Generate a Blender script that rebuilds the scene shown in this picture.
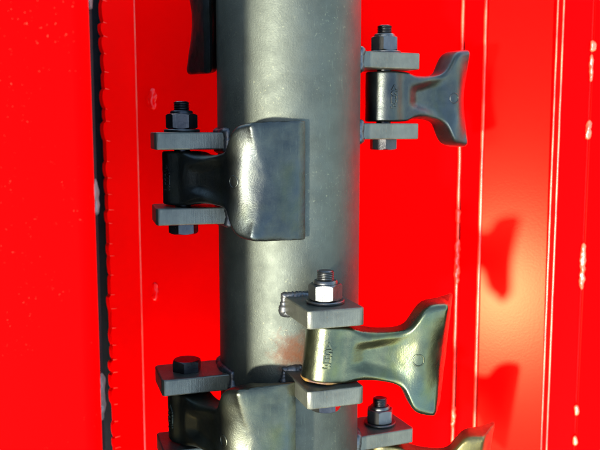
import bpy, bmesh, math, random
from mathutils import Matrix, Vector, noise
random.seed(7)
R = math.radians
S = 0.001                       # everything below is written in millimetres
scene = bpy.context.scene
for o in list(bpy.data.objects):
    bpy.data.objects.remove(o)
C = scene.collection

# The machine lies tipped back: its rotor axis leans away from the viewer, who looks down on it.
TIP = R(50)
F = Matrix.Rotation(-TIP, 4, 'X')

# ------------------------------------------------------------------ camera
TILT = R(6.9)
DIST = 786.0
EYE = Vector((0, -DIST * math.cos(TILT), DIST * math.sin(TILT)))
cam_data = bpy.data.cameras.new('camera')
cam = bpy.data.objects.new('camera', cam_data)
C.objects.link(cam)
cam_data.sensor_width = 36
cam_data.lens = 36 * DIST / 600
cam_data.clip_start = 0.01
cam_data.clip_end = 200
M = Matrix.Translation(EYE * S) @ Matrix.Rotation(R(90) - TILT, 4, 'X')
cam.matrix_world = F @ M
cam_data.dof.use_dof = True
cam_data.dof.focus_distance = 0.712
cam_data.dof.aperture_fstop = 8.5
scene.camera = cam

# ------------------------------------------------------------------ light
SUN = Vector((-0.44, -0.885, -0.15)).normalized()      # towards the sun, machine axes
sun_w = (F.to_3x3() @ SUN).normalized()
world = bpy.data.worlds.new('World')
scene.world = world
world.use_nodes = True
wn = world.node_tree
sky = wn.nodes.new('ShaderNodeTexSky')
sky.sky_type = 'NISHITA'
sky.sun_disc = False
sky.sun_elevation = math.asin(sun_w.z)
sky.sun_rotation = math.atan2(sun_w.x, sun_w.y)
bg = wn.nodes['Background']
bg.inputs['Strength'].default_value = 0.15
wn.links.new(sky.outputs[0], bg.inputs['Color'])
sl = bpy.data.lights.new('sun', 'SUN')
sl.energy = 2.0
sl.angle = R(3.2)
sl.color = (1.0, 0.94, 0.85)
sun = bpy.data.objects.new('sun', sl)
C.objects.link(sun)
sun.matrix_world = Matrix.Translation(sun_w * 3) @ sun_w.to_track_quat('Z', 'Y').to_matrix().to_4x4()
vs = scene.view_settings
vs.view_transform = 'Standard'
vs.look = 'None'
vs.exposure = 2.95
vs.gamma = 1
vs.use_curve_mapping = False
scene.cycles.use_denoising = True
scene.cycles.max_bounces = 8

# ------------------------------------------------------------------ materials
def mat(name):
    m = bpy.data.materials.new(name)
    m.use_nodes = True
    nt = m.node_tree
    return m, nt, nt.nodes['Principled BSDF']

def N(nt, t, **kw):
    n = nt.nodes.new(t)
    for k, v in kw.items():
        if k.startswith('_'):
            setattr(n, k[1:], v)
        else:
            n.inputs[k.replace('0', ' ')].default_value = v
    return n

def coords(nt, scale=(1, 1, 1)):
    tc = nt.nodes.new('ShaderNodeTexCoord')
    mp = nt.nodes.new('ShaderNodeMapping')
    mp.inputs['Scale'].default_value = scale
    nt.links.new(tc.outputs['Object'], mp.inputs['Vector'])
    return mp.outputs[0]

def noise_tex(nt, vec, scale, detail=4, rough=0.55):
    n = nt.nodes.new('ShaderNodeTexNoise')
    n.inputs['Scale'].default_value = scale
    n.inputs['Detail'].default_value = detail
    n.inputs['Roughness'].default_value = rough
    nt.links.new(vec, n.inputs['Vector'])
    return n.outputs['Fac']

def ramp(nt, fac, stops):
    r = nt.nodes.new('ShaderNodeValToRGB')
    el = r.color_ramp.elements
    el[0].position, el[1].position = stops[0][0], stops[-1][0]
    el[0].color, el[1].color = stops[0][1], stops[-1][1]
    for p, c in stops[1:-1]:
        e = el.new(p)
        e.color = c
    nt.links.new(fac, r.inputs['Fac'])
    return r.outputs['Color']

def mix(nt, fac, a, b):
    m = nt.nodes.new('ShaderNodeMix')
    m.data_type = 'RGBA'
    for s, v in ((0, fac), (6, a), (7, b)):
        if hasattr(v, 'links') or hasattr(v, 'is_linked'):
            nt.links.new(v, m.inputs[s])
        else:
            m.inputs[s].default_value = v
    return m.outputs[2]

def bump(nt, bsdf, h, strength, dist):
    b = nt.nodes.new('ShaderNodeBump')
    b.inputs['Strength'].default_value = strength
    b.inputs['Distance'].default_value = dist
    nt.links.new(h, b.inputs['Height'])
    nt.links.new(b.outputs[0], bsdf.inputs['Normal'])
    return b

def g(v, a=1.0):
    return (v, v, v, a)

def red_paint(name, rough, speck=0.0, peel=0.12, base=(0.90, 0.0002, 0.0004), spec=0.025, tint=(1, .12, .07)):
    m, nt, b = mat(name)
    v = coords(nt)
    n = noise_tex(nt, v, 9, 5)
    col = ramp(nt, n, [(0.3, (base[0] * .9, base[1], base[2], 1)), (0.7, (*base, 1))])
    if speck:
        s = noise_tex(nt, v, 420, 2)
        big = noise_tex(nt, v, 14, 3)
        mm = nt.nodes.new('ShaderNodeMath'); mm.operation = 'MULTIPLY'
        nt.links.new(ramp(nt, s, [(0.70, g(0)), (0.76, g(1))]), mm.inputs[0])
        nt.links.new(ramp(nt, big, [(0.48, g(0)), (0.62, g(1))]), mm.inputs[1])
        m2 = nt.nodes.new('ShaderNodeMath'); m2.operation = 'MULTIPLY'
        m2.inputs[1].default_value = speck
        nt.links.new(mm.outputs[0], m2.inputs[0])
        col = mix(nt, m2.outputs[0], col, (0.75, 0.30, 0.16, 1))
    nt.links.new(col, b.inputs['Base Color'])
    b.inputs['Roughness'].default_value = rough
    b.inputs['Specular IOR Level'].default_value = spec
    b.inputs['Specular Tint'].default_value = (*tint, 1)
    o = noise_tex(nt, v, 420, 2)
    bump(nt, b, o, peel, 0.0004)
    return m

def steel(name, dark, light, metallic, rough, fine=900, bstr=0.25, speck=None, rust=None, tint=0, grain=False, scratch=0):
    m, nt, b = mat(name)
    v = coords(nt)
    n = noise_tex(nt, v, 38, 6, 0.65)
    col = ramp(nt, n, [(0.32, (*dark, 1)), (0.68, (*light, 1))])
    sc = noise_tex(nt, coords(nt, (1, 1, .12)), 520, 3)
    col = mix(nt, ramp(nt, sc, [(0.60, g(0)), (0.75, g(.35))]), col, (light[0] * 1.5, light[1] * 1.5, light[2] * 1.4, 1))
    if scratch:                   # thin wandering scuff lines, in patches
        sv = coords(nt, (1.6, 1.6, .8))
        for sc_, off in ((36, .5), (58, .47)):
            a = noise_tex(nt, sv, sc_, 2, .4)
            line = ramp(nt, a, [(off - .006, g(0)), (off, g(scratch)), (off + .006, g(0))])
            msk = ramp(nt, noise_tex(nt, v, 11 + sc_ * .1, 2), [(.5, g(0)), (.62, g(1))])
            mm = nt.nodes.new('ShaderNodeMath'); mm.operation = 'MULTIPLY'
            nt.links.new(line, mm.inputs[0]); nt.links.new(msk, mm.inputs[1])
            col = mix(nt, mm.outputs[0], col, (0.17, 0.15, 0.09, 1))
    if tint:                      # olive and blue sheens painted into the forging's base colour
        t1 = ramp(nt, noise_tex(nt, coords(nt, (1, 1, .7)), 24, 3), [(0.50, g(0)), (0.66, g(tint))])
        col = mix(nt, t1, col, (light[0] * 1.0, light[1] * 1.05, light[2] * .45, 1))
        t2 = ramp(nt, noise_tex(nt, coords(nt, (1.3, 1.1, .9)), 17, 3), [(0.54, g(0)), (0.70, g(tint))])
        col = mix(nt, t2, col, (light[0] * .55, light[1] * .8, light[2] * 1.6, 1))
    if speck:
        s = noise_tex(nt, v, 420, 3, .6)
        a = noise_tex(nt, v, 16, 3)
        mm = nt.nodes.new('ShaderNodeMath'); mm.operation = 'MULTIPLY'
        nt.links.new(ramp(nt, s, [(0.62, g(0)), (0.72, g(.7))]), mm.inputs[0])
        nt.links.new(ramp(nt, a, [(0.42, g(0)), (0.58, g(.8))]), mm.inputs[1])
        col = mix(nt, mm.outputs[0], col, (*speck, 1))
    nt.links.new(col, b.inputs['Base Color'])
    b.inputs['Metallic'].default_value = metallic
    r = ramp(nt, noise_tex(nt, v, 70, 5), [(0.3, g(rough - .04)), (0.7, g(rough + .06))])
    nt.links.new(r, b.inputs['Roughness'])
    bp = bump(nt, b, noise_tex(nt, v, fine, 4, .6), bstr, 0.0004)
    if grain:                     # sawn and ground marks across the plate's edge
        b2 = nt.nodes.new('ShaderNodeBump')
        b2.inputs['Strength'].default_value = .5
        b2.inputs['Distance'].default_value = .0004
        nt.links.new(noise_tex(nt, coords(nt, (1, 1, .06)), 650, 3), b2.inputs['Height'])
        nt.links.new(b2.outputs[0], bp.inputs['Normal'])
    if rust:
        # a rusty stain with its own place on the tube: centre (x, y, z) in metres and radius
        cx, cy, cz, rad = rust
        geo = nt.nodes.new('ShaderNodeTexCoord')
        d = nt.nodes.new('ShaderNodeVectorMath'); d.operation = 'DISTANCE'
        d.inputs[1].default_value = (cx, cy, cz)
        nt.links.new(geo.outputs['Object'], d.inputs[0])
        w = nt.nodes.new('ShaderNodeMath'); w.operation = 'MULTIPLY_ADD'
        w.inputs[1].default_value = 0.05
        nt.links.new(noise_tex(nt, v, 120, 5, .7), w.inputs[0])
        nt.links.new(d.outputs['Value'], w.inputs[2])
        f = ramp(nt, w.outputs[0], [(rad * .2 + .022, g(.85)), (rad * 1.7 + .025, g(0))])
        col2 = mix(nt, f, col, (0.062, 0.018, 0.003, 1))
        nt.links.new(col2, b.inputs['Base Color'])
        inv = nt.nodes.new('ShaderNodeMath'); inv.operation = 'MULTIPLY_ADD'
        inv.inputs[1].default_value = -metallic
        inv.inputs[2].default_value = metallic
        nt.links.new(f, inv.inputs[0])
        nt.links.new(inv.outputs[0], b.inputs['Metallic'])
    return m

RED = red_paint('red_gloss_paint', 0.30)
RED_PANEL = red_paint('red_panel_paint', 0.21, peel=0.06, spec=.026, tint=(1, .56, .24))
RUN = red_paint('paint_run_gloss', 0.16, spec=.5, tint=(1, .7, .6))
RED_NEAR = red_paint('red_hood_paint', 0.6, speck=.07, spec=.012)
TUBE = steel('rotor_tube_steel', (0.045, 0.051, 0.040), (0.060, 0.068, 0.053), .90, .56, fine=620, bstr=.42,
             speck=(0.14, 0.145, 0.09), rust=(.007, -.069, -.113, .015))
TUBE.node_tree.nodes['Principled BSDF'].inputs['Specular IOR Level'].default_value = .1
LUG = steel('lug_plate_steel', (0.038, 0.040, 0.029), (0.078, 0.080, 0.056), .6, .36, bstr=.4, grain=True, speck=(.10, .06, .02))
FORGED = steel('forged_steel', (0.030, 0.034, 0.026), (0.056, 0.060, 0.040), .96, .36, fine=620, bstr=.4, tint=.35)
DARKFORGED = steel('oiled_forged_steel', (0.020, 0.024, 0.024), (0.042, 0.046, 0.037), .96, .36, fine=620, bstr=.4, tint=.3)
BRIGHTFORGED = steel('bright_worn_forged_steel', (0.036, 0.041, 0.026), (0.082, 0.088, 0.044), .96, .29, fine=620, bstr=.4, tint=.5)
WORN = steel('worn_yellowed_steel', (0.02, 0.022, 0.016), (0.10, 0.085, 0.025), .75, .40, fine=400, bstr=.5,
             speck=(0.28, 0.19, 0.03))
ZINC = steel('zinc_bolt_steel', (0.040, 0.044, 0.044), (0.085, 0.086, 0.076), .95, .38, bstr=.3, speck=(.08, .045, .02))
BLACKBOLT = steel('dark_bolt_steel', (0.014, 0.015, 0.017), (0.045, 0.045, 0.042), .9, .30, bstr=.35, speck=(.05, .03, .015))
WELD = steel('weld_steel', (0.030, 0.034, 0.036), (0.075, 0.077, 0.07), .85, .42, fine=350, bstr=.6, speck=(.16, .09, .02))
CHIP = steel('bare_chipped_metal', (0.05, 0.03, 0.025), (0.20, 0.16, 0.15), .4, .5, fine=300, bstr=.8)
EDGE, _nt, _b = mat('pale_highlight_red')  # paler red painting the sun's highlight along seams, folds and flanges
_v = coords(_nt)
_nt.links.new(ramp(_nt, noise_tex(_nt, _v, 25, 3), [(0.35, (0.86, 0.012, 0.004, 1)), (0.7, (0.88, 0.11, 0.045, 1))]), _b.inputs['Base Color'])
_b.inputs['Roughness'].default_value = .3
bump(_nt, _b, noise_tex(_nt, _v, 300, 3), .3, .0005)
RUBBER_SHADE = steel('black_rubber_and_shade', (0.002, 0.002, 0.003), (0.006, 0.006, 0.007), 0.0, .6, bstr=.3)  # black for rubber, for gap shade and for the added dark surfaces
RUBBER_SHADE.node_tree.nodes['Principled BSDF'].inputs['Specular IOR Level'].default_value = .12

# ------------------------------------------------------------------ helpers
def finish(bm, smooth=35):
    bmesh.ops.recalc_face_normals(bm, faces=bm.faces)
    lay = bm.faces.layers.int.get('flat')
    for f in bm.faces:
        f.smooth = not (lay and f[lay])
    a = R(smooth)
    for e in bm.edges:
        if len(e.link_faces) == 2:
            e.smooth = e.calc_face_angle(0) < a
        else:
            e.smooth = False

def obj(name, bm, m, parent=None, smooth=35, matrix=None):
    finish(bm, smooth)
    me = bpy.data.meshes.new(name)
    bm.to_mesh(me)
    bm.free()
    me.materials.append(m)
    o = bpy.data.objects.new(name, me)
    C.objects.link(o)
    if parent:
        o.parent = parent
        if matrix is not None:
            o.matrix_local = matrix
    elif matrix is not None:
        o.matrix_world = F @ matrix
    return o

def thing(name, label, cat, matrix, group=None):
    o = bpy.data.objects.new(name, None)
    o.empty_display_size = .02
    C.objects.link(o)
    o.matrix_world = F @ matrix
    o['label'] = label
    o['category'] = cat
    if group:
        o['group'] = group
    return o

def loft(bm, rings, caps=(True, True), closed=True):
    vr = [[bm.verts.new(Vector(p) * S) for p in ring] for ring in rings]
    n = len(vr[0])
    for a, b in zip(vr, vr[1:]):
        for i in range(n if closed else n - 1):
            j = (i + 1) % n
            bm.faces.new((a[i], a[j], b[j], b[i]))
    if caps[0]:
        bm.faces.new(list(reversed(vr[0])))
    if caps[1]:
        bm.faces.new(vr[-1])
    return vr

def prism(pts, z0, z1, bev=0.0, seg=2, bm=None):
    """closed plan outline (x, y) pulled up from z0 to z1, arrises rounded"""
    own = bm is None
    b = bmesh.new()
    loft(b, [[(x, y, z0) for x, y in pts], [(x, y, z1) for x, y in pts]])
    lay = b.faces.layers.int.new('flat')
    if bev:
        bmesh.ops.recalc_face_normals(b, faces=b.faces)
        ed = [e for e in b.edges if len(e.link_faces) == 2 and e.calc_face_angle(0) > R(25)]
        bmesh.ops.bevel(b, geom=ed, offset=bev * S, segments=seg, affect='EDGES', profile=.5)
        lim = sorted(f.calc_area() for f in b.faces)[-len(pts) - 2]
        for f in b.faces:
            f[lay] = 1 if f.calc_area() >= lim * .999 else 0
    return b

def lerp_table(t, x):
    for (x0, y0), (x1, y1) in zip(t, t[1:]):
        if x <= x1:
            f = (x - x0) / (x1 - x0)
            f = f * f * (3 - 2 * f) if f > 0 else 0
            return y0 + (y1 - y0) * f
    return t[-1][1]

def sstep(a, b, x):
    t = min(1, max(0, (x - a) / (b - a)))
    return t * t * (3 - 2 * t)

def smin(a, b, k):
    h = max(0, min(1, .5 + .5 * (b - a) / k))
    return b + (a - b) * h - k * h * (1 - h)

# ------------------------------------------------------------------ red housing behind the rotor
# plan points in mm: x to the right, y away from the viewer
def px(p, y):
    return (p - 300) * (DIST + y) / DIST

ZB, ZT = -430, 400
housing = thing('rotor_housing', 'glossy red sheet metal housing behind and beside the steel rotor tube', 'housing',
                Matrix.Identity(4))

def sheet(name, a, b, m, thick=5, parent=housing, n=1, bev=1.2, z0=ZB, z1=ZT):
    ax, ay = a; bx, by = b
    d = Vector((bx - ax, by - ay)).normalized()
    nx, ny = -d.y * thick, d.x * thick          # thickness goes away from the viewer
    pts = [(ax, ay), (bx, by), (bx + nx, by + ny), (ax + nx, ay + ny)]
    return obj(name, prism(pts, z0, z1, bev), m, parent)

def bead_strip(name, pts_r, m, parent, z0=ZB, z1=ZT, wob=0.0, seed=0):
    """an upright rounded strip: pts_r = (x, y, radius_x, radius_y)"""
    x, y, rx, ry = pts_r
    bm = bmesh.new()
    rings = []
    k = 60
    for i in range(k + 1):
        z = z0 + (z1 - z0) * i / k
        w = wob * noise.noise((z * .03, seed, 0))
        w2 = wob * noise.noise((z * .05, seed + 5, 0))
        rings.append([(x + w + rx * (1 + .1 * w2) * math.cos(t), y + ry * math.sin(t), z)
                      for t in [2 * math.pi * q / 12 for q in range(12)]])
    loft(bm, rings)
    return obj(name, bm, m, parent, 60)

pB0 = (px(109, 150), 150)
pB1 = (px(139, 185), 185)
pM0 = pB1
pM1 = (px(457, 232), 232)
pS1 = (px(479.5, 214), 214)
pP0 = (px(481, 205), 205)
pP1 = (px(549, 177), 177)
pR0 = (px(555, 172), 172)
pR1 = (px(584, 182), 182)
pE1 = (470, 176)

# left strip with a flame-cut, scalloped edge
bm = bmesh.new()
cuts = []
z = ZB
rnd = random.Random(3)
edge = []
while z < ZT:
    step = 18 + rnd.uniform(-6, 7)
    amp = max(.2, rnd.gauss(1.7, 1.3))
    cuts.append((z, step))
    for q in range(6):
        f = q / 6
        edge.append((z + step * f, -amp * (1.35 * f ** .7 * (1 - f) ** .45) * 1.5 + 2.6 * noise.noise((z * .02, 3, 0))))
    z += step
edge.append((ZT, 0))
d = (Vector(pB1) - Vector(pB0)).normalized()
nrm = Vector((-d.y, d.x))
front_l = [bm.verts.new(Vector((pB0[0] + d.x * o_, pB0[1] + d.y * o_, zz)) * S) for zz, o_ in edge]
back_l = [bm.verts.new(Vector((pB0[0] + d.x * o_ + nrm.x * 6, pB0[1] + d.y * o_ + nrm.y * 6, zz)) * S) for zz, o_ in edge]
front_r = [bm.verts.new(Vector((pB1[0], pB1[1], zz)) * S) for zz, o_ in edge]
for i in range(len(edge) - 1):
    bm.faces.new((front_l[i], front_r[i], front_r[i + 1], front_l[i + 1]))
    bm.faces.new((back_l[i], front_l[i], front_l[i + 1], back_l[i + 1]))
obj('edge_panel', bm, RED, housing, 25)
# flame-cut drag marks running in from each cusp
for i, (zz, st) in enumerate(cuts):
    ln = 3 + rnd.uniform(0, 5)
    b = bmesh.new()
    rings = []
    for q in range(5):
        f = q / 4
        c_ = Vector((pB0[0], pB0[1])) + d * (-.4 + ln * f) - nrm * .2
        r_ = .55 * (1 - f * .6)
        rings.append([(c_.x - nrm.x * r_ * math.cos(t) * .9, c_.y - nrm.y * r_ * math.cos(t) * .9,
                       zz + r_ * math.sin(t) - f * .8) for t in [2 * math.pi * k / 6 for k in range(6)]])
    loft(b, rings)
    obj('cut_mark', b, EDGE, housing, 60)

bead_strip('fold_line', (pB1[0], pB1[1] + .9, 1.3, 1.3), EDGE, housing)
sheet('back_panel', (pM0[0] + .8, pM0[1]), pM1, RED, 5)
# lapped seam on the right: raised sheet edge, dark slit beside it, spots of weld
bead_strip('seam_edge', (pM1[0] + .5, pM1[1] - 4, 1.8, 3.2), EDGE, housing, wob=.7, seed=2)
sheet('lap_strip', (pM1[0] + 4.2, pM1[1] - 1), pS1, RED, 5)
obj('slit_backing', prism([(pM1[0] - 4, pM1[1] + 8), (pM1[0] + 12, pM1[1] + 8), (pM1[0] + 12, pM1[1] + 11), (pM1[0] - 4, pM1[1] + 11)], ZB, ZT), RUBBER_SHADE, housing)
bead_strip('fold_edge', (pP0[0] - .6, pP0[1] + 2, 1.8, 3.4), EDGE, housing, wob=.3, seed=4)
gp = sheet('glossy_panel', (pP0[0] + 1.2, pP0[1]), (pP1[0] - 1, pP1[1]), RED_PANEL, 5, bev=.6)
for v in gp.data.vertices:                      # the panel leans back a little towards the top
    v.co.y += (v.co.z + .08) * math.tan(R(1.5))
# folded flange standing a little proud at the right side of the panel
obj('flange', prism([(pP1[0] - 1, pP1[1] - 3), (pR0[0] + 1, pR0[1] - 2), (pR0[0] + 1, pR0[1] + 6), (pP1[0] - 1, pP1[1] + 6)],
                    ZB, ZT, 1.5, 3), RED, housing)
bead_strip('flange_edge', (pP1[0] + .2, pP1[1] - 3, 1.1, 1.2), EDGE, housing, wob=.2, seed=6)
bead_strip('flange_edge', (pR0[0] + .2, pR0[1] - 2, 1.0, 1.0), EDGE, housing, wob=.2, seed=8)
sheet('side_panel', pR0, pR1, RED, 5)
sheet('end_panel', (pR1[0] + 1.6, pR1[1] - 1), pE1, RED, 5)
obj('seam_backing', prism([(pR1[0] - 4, pR1[1] + 6.5), (pR1[0] + 8, pR1[1] + 6.5), (pR1[0] + 8, pR1[1] + 9), (pR1[0] - 4, pR1[1] + 9)], ZB, ZT), RUBBER_SHADE, housing)

def blob_weld(name, x, y, z0, z1, rx, ry, m, parent, seed):
    """a lumpy stretch of weld or scraped metal standing on the sheet"""
    bm = bmesh.new()
    rings = []
    k = max(8, int((z1 - z0) / 1.6))
    for i in range(k + 1):
        f = i / k
        e = math.sqrt(max(0.0, 1 - (2 * f - 1) ** 4)) * .95 + .05
        z_ = z0 + (z1 - z0) * f
        ring = []
        for q in range(14):
            t = 2 * math.pi * q / 14
            w = 1 + .75 * noise.noise((z_ * .16, math.cos(t) * .8 + seed, math.sin(t) * .8))
            ring.append((x + rx * e * w * math.cos(t) + 1.3 * noise.noise((z_ * .09, seed, 4)), y + ry * e * w * math.sin(t), z_))
        rings.append(ring)
    loft(bm, rings)
    return obj(name, bm, m, parent, 70)

def at(p, q, y):
    """the place in the y-plane that appears at photo pixel p, q"""
    dx, dv = (p - 300), (225 - q)
    ct, st = math.cos(TILT), math.sin(TILT)
    dy_ = DIST * ct + dv * st
    dz_ = -DIST * st + dv * ct
    k = (y - EYE.y) / dy_
    return Vector((EYE.x + dx * k, y, EYE.z + dz_ * k))

def zat(q, y):
    return at(300, q, y).z

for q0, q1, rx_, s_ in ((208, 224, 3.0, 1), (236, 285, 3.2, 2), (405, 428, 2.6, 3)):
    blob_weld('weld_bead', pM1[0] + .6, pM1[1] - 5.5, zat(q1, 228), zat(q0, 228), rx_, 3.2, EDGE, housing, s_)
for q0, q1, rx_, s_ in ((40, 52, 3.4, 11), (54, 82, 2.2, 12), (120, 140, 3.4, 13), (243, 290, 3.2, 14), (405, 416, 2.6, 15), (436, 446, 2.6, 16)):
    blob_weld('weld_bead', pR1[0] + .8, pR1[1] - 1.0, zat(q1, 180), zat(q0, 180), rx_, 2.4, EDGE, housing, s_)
# rounded paint blisters on the back panel
for (p, q, h_, w_) in ((152, 99, 22, 9), (155, 292, 20, 7)):
    c_ = at(p, q, 187)
    blob_weld('paint_run', c_.x, 186.5, c_.z - h_ * .62, c_.z + h_ * .62, w_ * .55, 1.7, RUN, housing, p * .37)

# strip coloured black for the deep shade in the left gap, with two spots of scraped metal
strip = obj('gap_strip', prism([(-340, 176), (-214, 176), (-214, 181), (-340, 181)], ZB, ZT), RUBBER_SHADE, housing)
obj('unseen_side_wall', prism([(-527, -228), (-521, -228), (-341, 178), (-347, 178)], ZB, ZT), RUBBER_SHADE, housing)  # unseen side of the housing, added black to darken the metal's reflections

# near plate at the left
hood = thing('hood_plate', 'bright red painted plate filling the left side, out of focus and nearest the viewer', 'plate',
             Matrix.Identity(4))
HY = -256
xe = px(91, HY)
rr = 9.0
out = [(-520, HY), (xe - rr, HY)]
out += [(xe - rr + rr * math.sin(R(a)), HY + rr - rr * math.cos(R(a))) for a in (15, 30, 45, 60, 75, 90)]
out += [(xe, HY + 13), (-520, HY + 13)]
pl = obj('plate', prism(out, ZB, ZT), RED_NEAR, hood, 40)
obj('rubber_seal', prism([(xe - 40, HY + 13.5), (xe - .6, HY + 13.5), (xe - .6, HY + 25), (xe - 40, HY + 25)], ZB, ZT, 2.0), RUBBER_SHADE, hood)
obj('added_dark_liner', prism([(-520, HY + 13.5), (xe - 41, HY + 13.5), (xe - 41, HY + 22), (-520, HY + 22)], ZB, ZT), RUBBER_SHADE, hood)  # unseen backing added so the tube mirrors something dark
for p, q0, q1, s_ in ((98.5, 176, 216, 21), (101.5, 372, 420, 22), (97, -6, 10, 23)):
    a_, b_ = at(p, q0, HY + 20), at(p, q1, HY + 20)
    blob_weld('scraped_metal', xe - .8, HY + 19, b_.z, a_.z, 1.9, 5, CHIP, hood, s_)

# ------------------------------------------------------------------ rotor
AX = -11.0
RT = 70.0
RB = 105.0          # bolt circle
rotor = thing('rotor', 'thick grey steel rotor tube standing upright with welded lugs for the hammers', 'rotor',
              Matrix.Translation(Vector((AX, 0, 0)) * S))
bm = bmesh.new()
ZR0, ZR1 = -400, 370
rings = []
for i in range(23):
    z = ZR0 + (ZR1 - ZR0) * i / 22
    rings.append([(RT * math.cos(t), RT * math.sin(t), z) for t in [2 * math.pi * q / 128 for q in range(128)]])
loft(bm, rings)
obj('tube', bm, TUBE, rotor, 40)

def frame_at(phi, z):
    """local x points outwards from the rotor at angle phi (0 = viewer, 90 = right), local z up"""
    a = R(phi)
    out = Vector((math.sin(a), -math.cos(a), 0))
    tan = Vector((math.cos(a), math.sin(a), 0))
    m = Matrix(((out.x, tan.x, 0, 0), (out.y, tan.y, 0, 0), (0, 0, 1, z * S), (0, 0, 0, 1)))
    return m

LT = 16.0           # lug thickness
GAP = 54.0          # between the two lugs
LW = 26.0           # half width
def lug_bm(seed):
    r0, r1, c = 58, RB + 28, 3.5
    pts = [(r0, -LW), (r1 - c * .55, -LW), (r1, -LW + c), (r1, LW - c), (r1 - c * .55, LW), (r0, LW)]
    return prism(pts, -LT / 2, LT / 2, 1.3, 2)

def weld_loop(seed):
    """fillet weld running right round the lug where it meets the tube"""
    bm = bmesh.new()
    def on(y, z):
        return Vector((math.sqrt(max(1, RT * RT - y * y)) + .3, y, z))
    h, w = LT / 2, LW
    pts = []
    n1, n2 = 44, 12
    for i in range(n1): pts.append((on(-w + 2 * w * i / n1, h), (0, 1)))
    for i in range(n2): pts.append((on(w, h - 2 * h * i / n2), (1, 0)))
    for i in range(n1): pts.append((on(w - 2 * w * i / n1, -h), (0, -1)))
    for i in range(n2): pts.append((on(-w, -h + 2 * h * i / n2), (-1, 0)))
    n = len(pts)
    rings = []
    for i, (p, d_) in enumerate(pts):
        t = (pts[(i + 2) % n][0] - pts[i - 2][0]).normalized()
        u = Vector((p.x, p.y, 0)).normalized()
        wv = t.cross(u).normalized()
        r = 4.3 + .28 * math.sin(i * 2.3) + 2.6 * noise.noise((p.y * .07, p.z * .09, seed * 1.7)) + .6 * noise.noise((i * .6, seed, 2))
        c_ = p + Vector((0, d_[0], d_[1])) * -.6
        rings.append([c_ + u * r * .95 * math.cos(k) + wv * r * math.sin(k) for k in [2 * math.pi * j / 10 for j in range(10)]])
    rings.append(rings[0])
    loft(bm, rings, (False, False))
    bmesh.ops.remove_doubles(bm, verts=bm.verts, dist=1e-6)
    return bm

def add_lugs(phi, z, seed):
    for s in (1, -1):
        m = frame_at(phi, z + s * (GAP + LT) / 2)
        l = obj('lug', lug_bm(seed), LUG, rotor, 30, m)
        obj('weld_bead', weld_loop(seed * 3 + s), WELD, l, 70)

# ------------------------------------------------------------------ bolts
def hex_r(t, ap):
    k = (t + math.pi / 6) % (math.pi / 3) - math.pi / 6
    return ap / math.cos(k)

def hex_bm(ap, z0, z1, cham_top=True, cham_bot=False, rot=0.0, hole=False):
    bm = bmesh.new()
    n = 72
    rings = []
    def ring(fr, zf):
        return [(fr(t) * math.cos(t + rot), fr(t) * math.sin(t + rot), zf(t)) for t in [2 * math.pi * i / n for i in range(n)]]
    full = lambda t: hex_r(t, ap)
    k = .62
    bot = lambda t: z0 + (k * (hex_r(t, ap) - ap) + .2 if cham_bot else 0)
    top = lambda t: z1 - (k * (hex_r(t, ap) - ap) + .2 if cham_top else 0)
    if cham_bot:
        rings.append(ring(lambda t: ap * .97, lambda t: z0))
    rings.append(ring(full, bot))
    rings.append(ring(full, top))
    if cham_top:
        rings.append(ring(lambda t: ap * .97, lambda t: z1))
    loft(bm, rings)
    return bm

def lathe_bm(prof, n=40):
    bm = bmesh.new()
    loft(bm, [[(r * math.cos(t), r * math.sin(t), z) for t in [2 * math.pi * i / n for i in range(n)]] for r, z in prof])
    return bm

HT = GAP / 2 + LT      # top of the upper lug above the hub's centre
def make_bolt(phi, z, label, nut_up=True, m=None, rot=0.0, nutmat=None, stub=10.0):
    m = m or ZINC
    nutmat = nutmat or m
    base = Matrix.Translation(Vector((AX, 0, 0)) * S) @ frame_at(phi, z) @ Matrix.Translation(Vector((RB, 0, 0)) * S)
    if not nut_up:
        base = base @ Matrix.Rotation(math.pi, 4, 'X')
    t = thing('lug_bolt', label, 'bolt', base, 'bolts holding the hammers between the lugs')
    prof = [(7.6, -HT - 1), (7.6, HT + 6)]
    zz = HT + 6
    i = 0
    top = HT + 19 + stub
    while zz < top - 2:
        prof.append((7.6, zz + .1)); prof.append((6.7, zz + .8)); prof.append((7.6, zz + 1.5))
        zz += 1.6
    prof += [(7.2, top - 1.2), (5.8, top)]
    obj('shank', lathe_bm(prof), m, t, 40)
    obj('washer', lathe_bm([(8, HT + .1), (16.5, HT + .1), (17, HT + .7), (17, HT + 2.4), (16.3, HT + 3), (8, HT + 3)]), ZINC, t, 40)
    obj('nut', hex_bm(13, HT + 3.1, HT + 17.5, True, True, rot), nutmat, t, 28)
    obj('collar', lathe_bm([(10.8, HT + 17.2), (10.8, HT + 19.2), (9.8, HT + 20.4), (7.8, HT + 20.6)]), nutmat, t, 40)
    obj('head', hex_bm(12.5, -HT - 11, -HT - .2, False, True, rot + .25), BLACKBOLT, t, 28)
    return t

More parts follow.
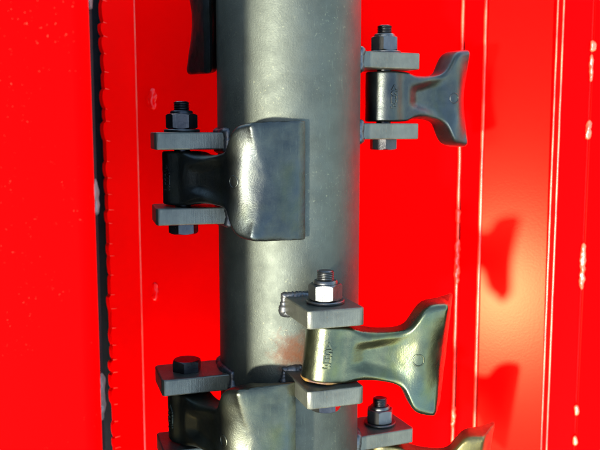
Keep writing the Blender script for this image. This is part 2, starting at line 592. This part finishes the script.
# ------------------------------------------------------------------ hammers
HR = 19.0
H_TAB = [(-19, 25), (17, 25), (30, 22.5), (46, 22), (60, 23.5), (68, 26), (73, 30), (78, 38.5), (82, 45), (87, 49), (94, 51), (105, 52), (121, 53)]
def pchip(t, x):
    n = len(t)
    if x <= t[0][0]: return t[0][1]
    if x >= t[-1][0]: return t[-1][1]
    for i in range(n - 1):
        if x <= t[i + 1][0]:
            x0, y0 = t[i]; x1, y1 = t[i + 1]
            h = x1 - x0
            m0 = (t[i + 1][1] - t[i - 1][1]) / (t[i + 1][0] - t[i - 1][0]) if i > 0 else 0
            m1 = (t[i + 2][1] - y0) / (t[i + 2][0] - x0) if i < n - 2 else 0
            s = (x - x0) / h
            return (2 * s**3 - 3 * s**2 + 1) * y0 + (s**3 - 2 * s**2 + s) * h * m0 + (-2 * s**3 + 3 * s**2) * y1 + (s**3 - s**2) * h * m1

def front_v(u, z):
    hub = math.sqrt(max(0, HR * HR - u * u)) if u < HR else 0
    # neck slab with raised rims and a hollow that widens towards the blade
    az = abs(z)
    rim = 16.0 - 2.5 * sstep(16, 52, u) + 2.0 * sstep(60, 100, u)
    wid = 10 + 14 * sstep(30, 85, u)
    hollow = (5.0 - 1.0 * sstep(60, 100, u)) * sstep(18, 36, u) * (1 - .75 * sstep(58, 92, u)) * (1 - sstep(wid * .5, wid * 1.5, az))
    q = min(1.0, (az / 48) ** 1.7)
    drop = 27 * (max(0.0, u - 78) / 36) ** 2 * (1 - q)
    neck = rim - hollow - drop - 4.0 * sstep(78, 104, u) * q
    if u < 3:
        v = hub
    else:
        w = sstep(3, 15, u)
        v = -smin(-hub, -(neck * w + hub * (1 - w)), 5.0 * w + .01) if u < HR + 6 else neck
        if u < HR + 6:
            f = sstep(HR - 3, HR + 6, u)
            v = v * (1 - f) + neck * f
    plane = 12.5 - 2.85 * (u - 104)
    return smin(v, plane, 10.0)

def back_v(u, z):
    hub = -math.sqrt(max(0, HR * HR - u * u)) if u < HR else 0
    neck = -14 - 6 * sstep(60, 98, u) - 20.5 * sstep(92, 121, u)
    if u < 8:
        return hub
    w = sstep(8, 20, u)
    return min(hub, neck * w + hub * (1 - w)) if u < HR else neck

def hammer_bm():
    bm = bmesh.new()
    us = []
    for i in range(17):
        us.append(-HR * math.cos(math.pi / 2 * i / 16))
    us += [2 + i * 2 for i in range(0, 48)]
    us += [97.5 + i * .75 for i in range(0, 31)]
    us = [u for u in us if u <= 120]
    if us[-1] < 120: us.append(120)
    nt_ = 44
    ts = []
    for i in range(nt_ + 1):
        a = -1 + 2 * i / nt_
        ts.append(math.copysign(1 - (1 - abs(a)) ** 1.35, a))
    er = 6.0
    F_, B_ = [], []
    for u in us:
        h = pchip(H_TAB, u)
        fr, br = [], []
        for t in ts:
            z = t * h
            f0, b0 = front_v(u, z), back_v(u, z)
            r = min(er, 2.2 + 4 * sstep(12, 40, u)) if u < 112 else er * (1 - .75 * sstep(112, 119, u))
            dd = h - abs(z)
            k = 1.0 if dd >= r else math.sqrt(max(0, 1 - ((r - dd) / r) ** 2))
            mid = (f0 + b0) / 2
            thick = (f0 - b0) / 2
            rr = min(r, thick) if thick > 0 else 0
            # round only the last few millimetres of the edge, keep the flank between
            fr.append((u, mid + max(0, thick - rr * (1 - k)), z))
            br.append((u, mid - max(0, thick - rr * (1 - k)), z))
        F_.append([bm.verts.new(Vector(p) * S) for p in fr])
        B_.append([bm.verts.new(Vector(p) * S) for p in br])
    nu = len(us)
    for i in range(nu - 1):
        for j in range(nt_):
            bm.faces.new((F_[i][j], F_[i + 1][j], F_[i + 1][j + 1], F_[i][j + 1]))
            bm.faces.new((B_[i][j], B_[i][j + 1], B_[i + 1][j + 1], B_[i + 1][j]))
        bm.faces.new((F_[i][0], B_[i][0], B_[i + 1][0], F_[i + 1][0]))
        bm.faces.new((F_[i][nt_], F_[i + 1][nt_], B_[i + 1][nt_], B_[i][nt_]))
    for j in range(nt_):
        bm.faces.new((F_[0][j], F_[0][j + 1], B_[0][j + 1], B_[0][j]))
        bm.faces.new((F_[-1][j], B_[-1][j], B_[-1][j + 1], F_[-1][j + 1]))
    bm.faces.new((F_[0][0], B_[0][0], F_[0][0])) if False else None
    bmesh.ops.remove_doubles(bm, verts=bm.verts, dist=1e-6)
    # forging unevenness
    bm.normal_update()
    for v in bm.verts:
        p = v.co * 1000
        v.co += v.normal * S * (.22 * noise.noise(p * .06) + (.10 + .16 * sstep(85, 118, p.x)) * noise.noise(p * .19))
    return bm

def text_bm(chars, size):
    """raised cast characters, stacked one above the other"""
    bm = bmesh.new()
    for i, ch in enumerate(chars):
        cu = bpy.data.curves.new('glyph', 'FONT')
        cu.body = ch
        cu.size = 1.0
        cu.extrude = .09
        cu.bevel_depth = .025
        cu.resolution_u = 3
        cu.align_x = 'CENTER'
        ob = bpy.data.objects.new('glyph', cu)
        me = ob.to_mesh()
        tmp = bmesh.new()
        tmp.from_mesh(me)
        ob.to_mesh_clear()
        w = [v.co.x for v in tmp.verts]
        cx = (max(w) + min(w)) / 2
        kx = 8.0 / max(.2, max(w) - min(w)) if ch != '-' else 8.0
        for v in tmp.verts:
            v.co = Vector(((v.co.x - cx) * kx, -.2 + v.co.z * 9.0, v.co.y * size * 1.35 + (1.5 - i) * size - size * .45)) * S
            v.co.y = -(v.co.y)
        me2 = bpy.data.meshes.new('glyph')
        tmp.to_mesh(me2)
        bm.from_mesh(me2)
        tmp.free()
        bpy.data.meshes.remove(me2)
        bpy.data.objects.remove(ob)
        bpy.data.curves.remove(cu)
    return bm

def ring_mark_bm():
    bm = bmesh.new()
    rings = []
    for i in range(25):
        t = 2 * math.pi * i / 24
        rings.append([(82 + (5.2 + .7 * math.cos(a)) * math.cos(t), front_v(82, 0) - .1 + .65 * math.sin(a), (5.2 + .7 * math.cos(a)) * math.sin(t))
                      for a in [2 * math.pi * k / 8 for k in range(8)]])
    loft(bm, rings, (False, False))
    for v in bm.verts:
        u = v.co.x * 1000; z = v.co.z * 1000
        v.co.y += (front_v(u, z) - front_v(82, 0)) * S
    return bm

def hammer_matrix(phi, z, psi):
    a = R(phi)
    c = Vector((AX + RB * math.sin(a), -RB * math.cos(a), z))
    p = R(psi)
    # u runs along the arm, v is the face with the cast mark (turned towards the viewer at psi = 0)
    ux = Vector((math.cos(p), -math.sin(p), 0))
    vx = Vector((-math.sin(p), -math.cos(p), 0))
    return Matrix(((ux.x, vx.x, 0, c.x * S), (ux.y, vx.y, 0, c.y * S), (0, 0, 1, c.z * S), (0, 0, 0, 1)))

HM = {'H1': None, 'H2': None, 'H3': BRIGHTFORGED, 'H4': FORGED, 'H5': WORN, 'H6': DARKFORGED}
GROUP_H = 'flail hammers hung on the rotor'
# local axes (u, v, z) are left-handed here, so the mesh is mirrored in z to stay a proper rotation
def proper(m):
    return m @ Matrix.Diagonal((1, 1, -1, 1))

first = None
def make_hammer(phi, z, psi, label, m=None, droop=0):
    global first
    mw = proper(hammer_matrix(phi, z, psi)) @ Matrix.Rotation(R(-droop), 4, 'Y')
    if first is None:
        t = thing('flail_hammer', label, 'hammer', mw, GROUP_H)
        obj('body', hammer_bm(), DARKFORGED, t, 32)
        b = text_bm('AGH3', 6.0)
        for v in b.verts:
            v.co = Vector((v.co.x, -v.co.y + HR * S, -v.co.z))
        obj('cast_letters', b, DARKFORGED, t, 30)
        obj('ring_mark', ring_mark_bm(), DARKFORGED, t, 60)
        first = t
    else:
        t = first.copy()
        C.objects.link(t)
        t.matrix_world = F @ mw
        t['label'] = label
        for ch in [o for o in list(C.objects) if o.parent == first]:
            c = ch.copy()
            C.objects.link(c)
            c.parent = t
            if m:
                c.data = ch.data.copy()
                c.data.materials[0] = m
    return t

def zhub(q, toward):
    return zat(q, -toward)

UNITS = [
    # phi, z, psi
    ('H1', -75, zhub(177.5, 28), 41),
    ('H2', 112, zhub(97, -39), -28),
    ('H3', 18.5, zhub(354, 112), -5, 5.5),
    ('H4', -72, zhub(415, 40), 51),
    ('H5', 112, zhub(463, -35), 7, 8.0),
    ('H6', 197, zhub(20, -10), 129),
]
HL = {
    'H1': 'dark forged hammer at upper left, its broad blade folded across the front of the tube',
    'H2': 'grey forged hammer at upper right, its two-horned blade turned away from the viewer',
    'H3': 'large shiny hammer at centre right sticking out sideways below the tube middle',
    'H4': 'hammer at bottom left, pale flat blade folded over the tube and cut by the frame',
    'H5': 'hammer at bottom right, only its yellow-speckled blade corner showing',
    'H6': 'dark hammer at top left edge of the tube, only its lower blade end showing',
}
BL = {
    'H1': 'dark nut and bolt through the upper left lugs beside the red wall',
    'H2': 'nut and bolt through the upper right lugs with silver washer',
    'H3': 'shiny silver nut and bolt on the central lug facing the viewer',
    'H4': 'bolt with its flat hexagon head up on the lower left lug',
    'H5': 'nut and bolt on the lowest right lug under the large shiny hammer',
    'H6': 'bolt behind the top of the tube holding the top left hammer',
}
BOLT = {'H1': dict(m=BLACKBOLT, rot=.35), 'H2': dict(m=BLACKBOLT, nutmat=ZINC, rot=.5), 'H3': dict(m=ZINC, rot=.62),
        'H4': dict(nut_up=False, m=BLACKBOLT, rot=.1), 'H5': dict(m=BLACKBOLT, nutmat=ZINC, rot=.5), 'H6': dict(m=BLACKBOLT)}
for i, (k, phi, z, psi, *droop) in enumerate(UNITS):
    add_lugs(phi, z, i * 7 + 1)
    make_bolt(phi, z, BL[k], **BOLT[k])
    make_hammer(phi, z, psi, HL[k], HM[k], droop[0] if droop else 0)

# rusty grease squeezed out round the lower end of the shiny hammer's eye
h3 = [o for o in C.objects if o.get('label') == HL['H3']][0]
bm = bmesh.new()
rings = []
for i in range(41):
    t = 2 * math.pi * i / 40
    r_ = 1.3 + .9 * noise.noise((math.cos(t) * 1.7, math.sin(t) * 1.7, 3))
    rings.append([((18.0 + r_ * 1.3 * math.cos(a)) * math.cos(t), (18.0 + r_ * 1.3 * math.cos(a)) * math.sin(t), 24.8 + r_ * math.sin(a))
                  for a in [2 * math.pi * k / 8 for k in range(8)]])
loft(bm, rings, (False, False))
RUSTY, _nt, _b = mat('rusty_grease')
_nt.links.new(ramp(_nt, noise_tex(_nt, coords(_nt), 140, 4), [(0.35, (0.05, 0.018, 0.004, 1)), (0.65, (0.16, 0.085, 0.008, 1))]), _b.inputs['Base Color'])
_b.inputs['Roughness'].default_value = .6
obj('rust_ring', bm, RUSTY, h3, 60)
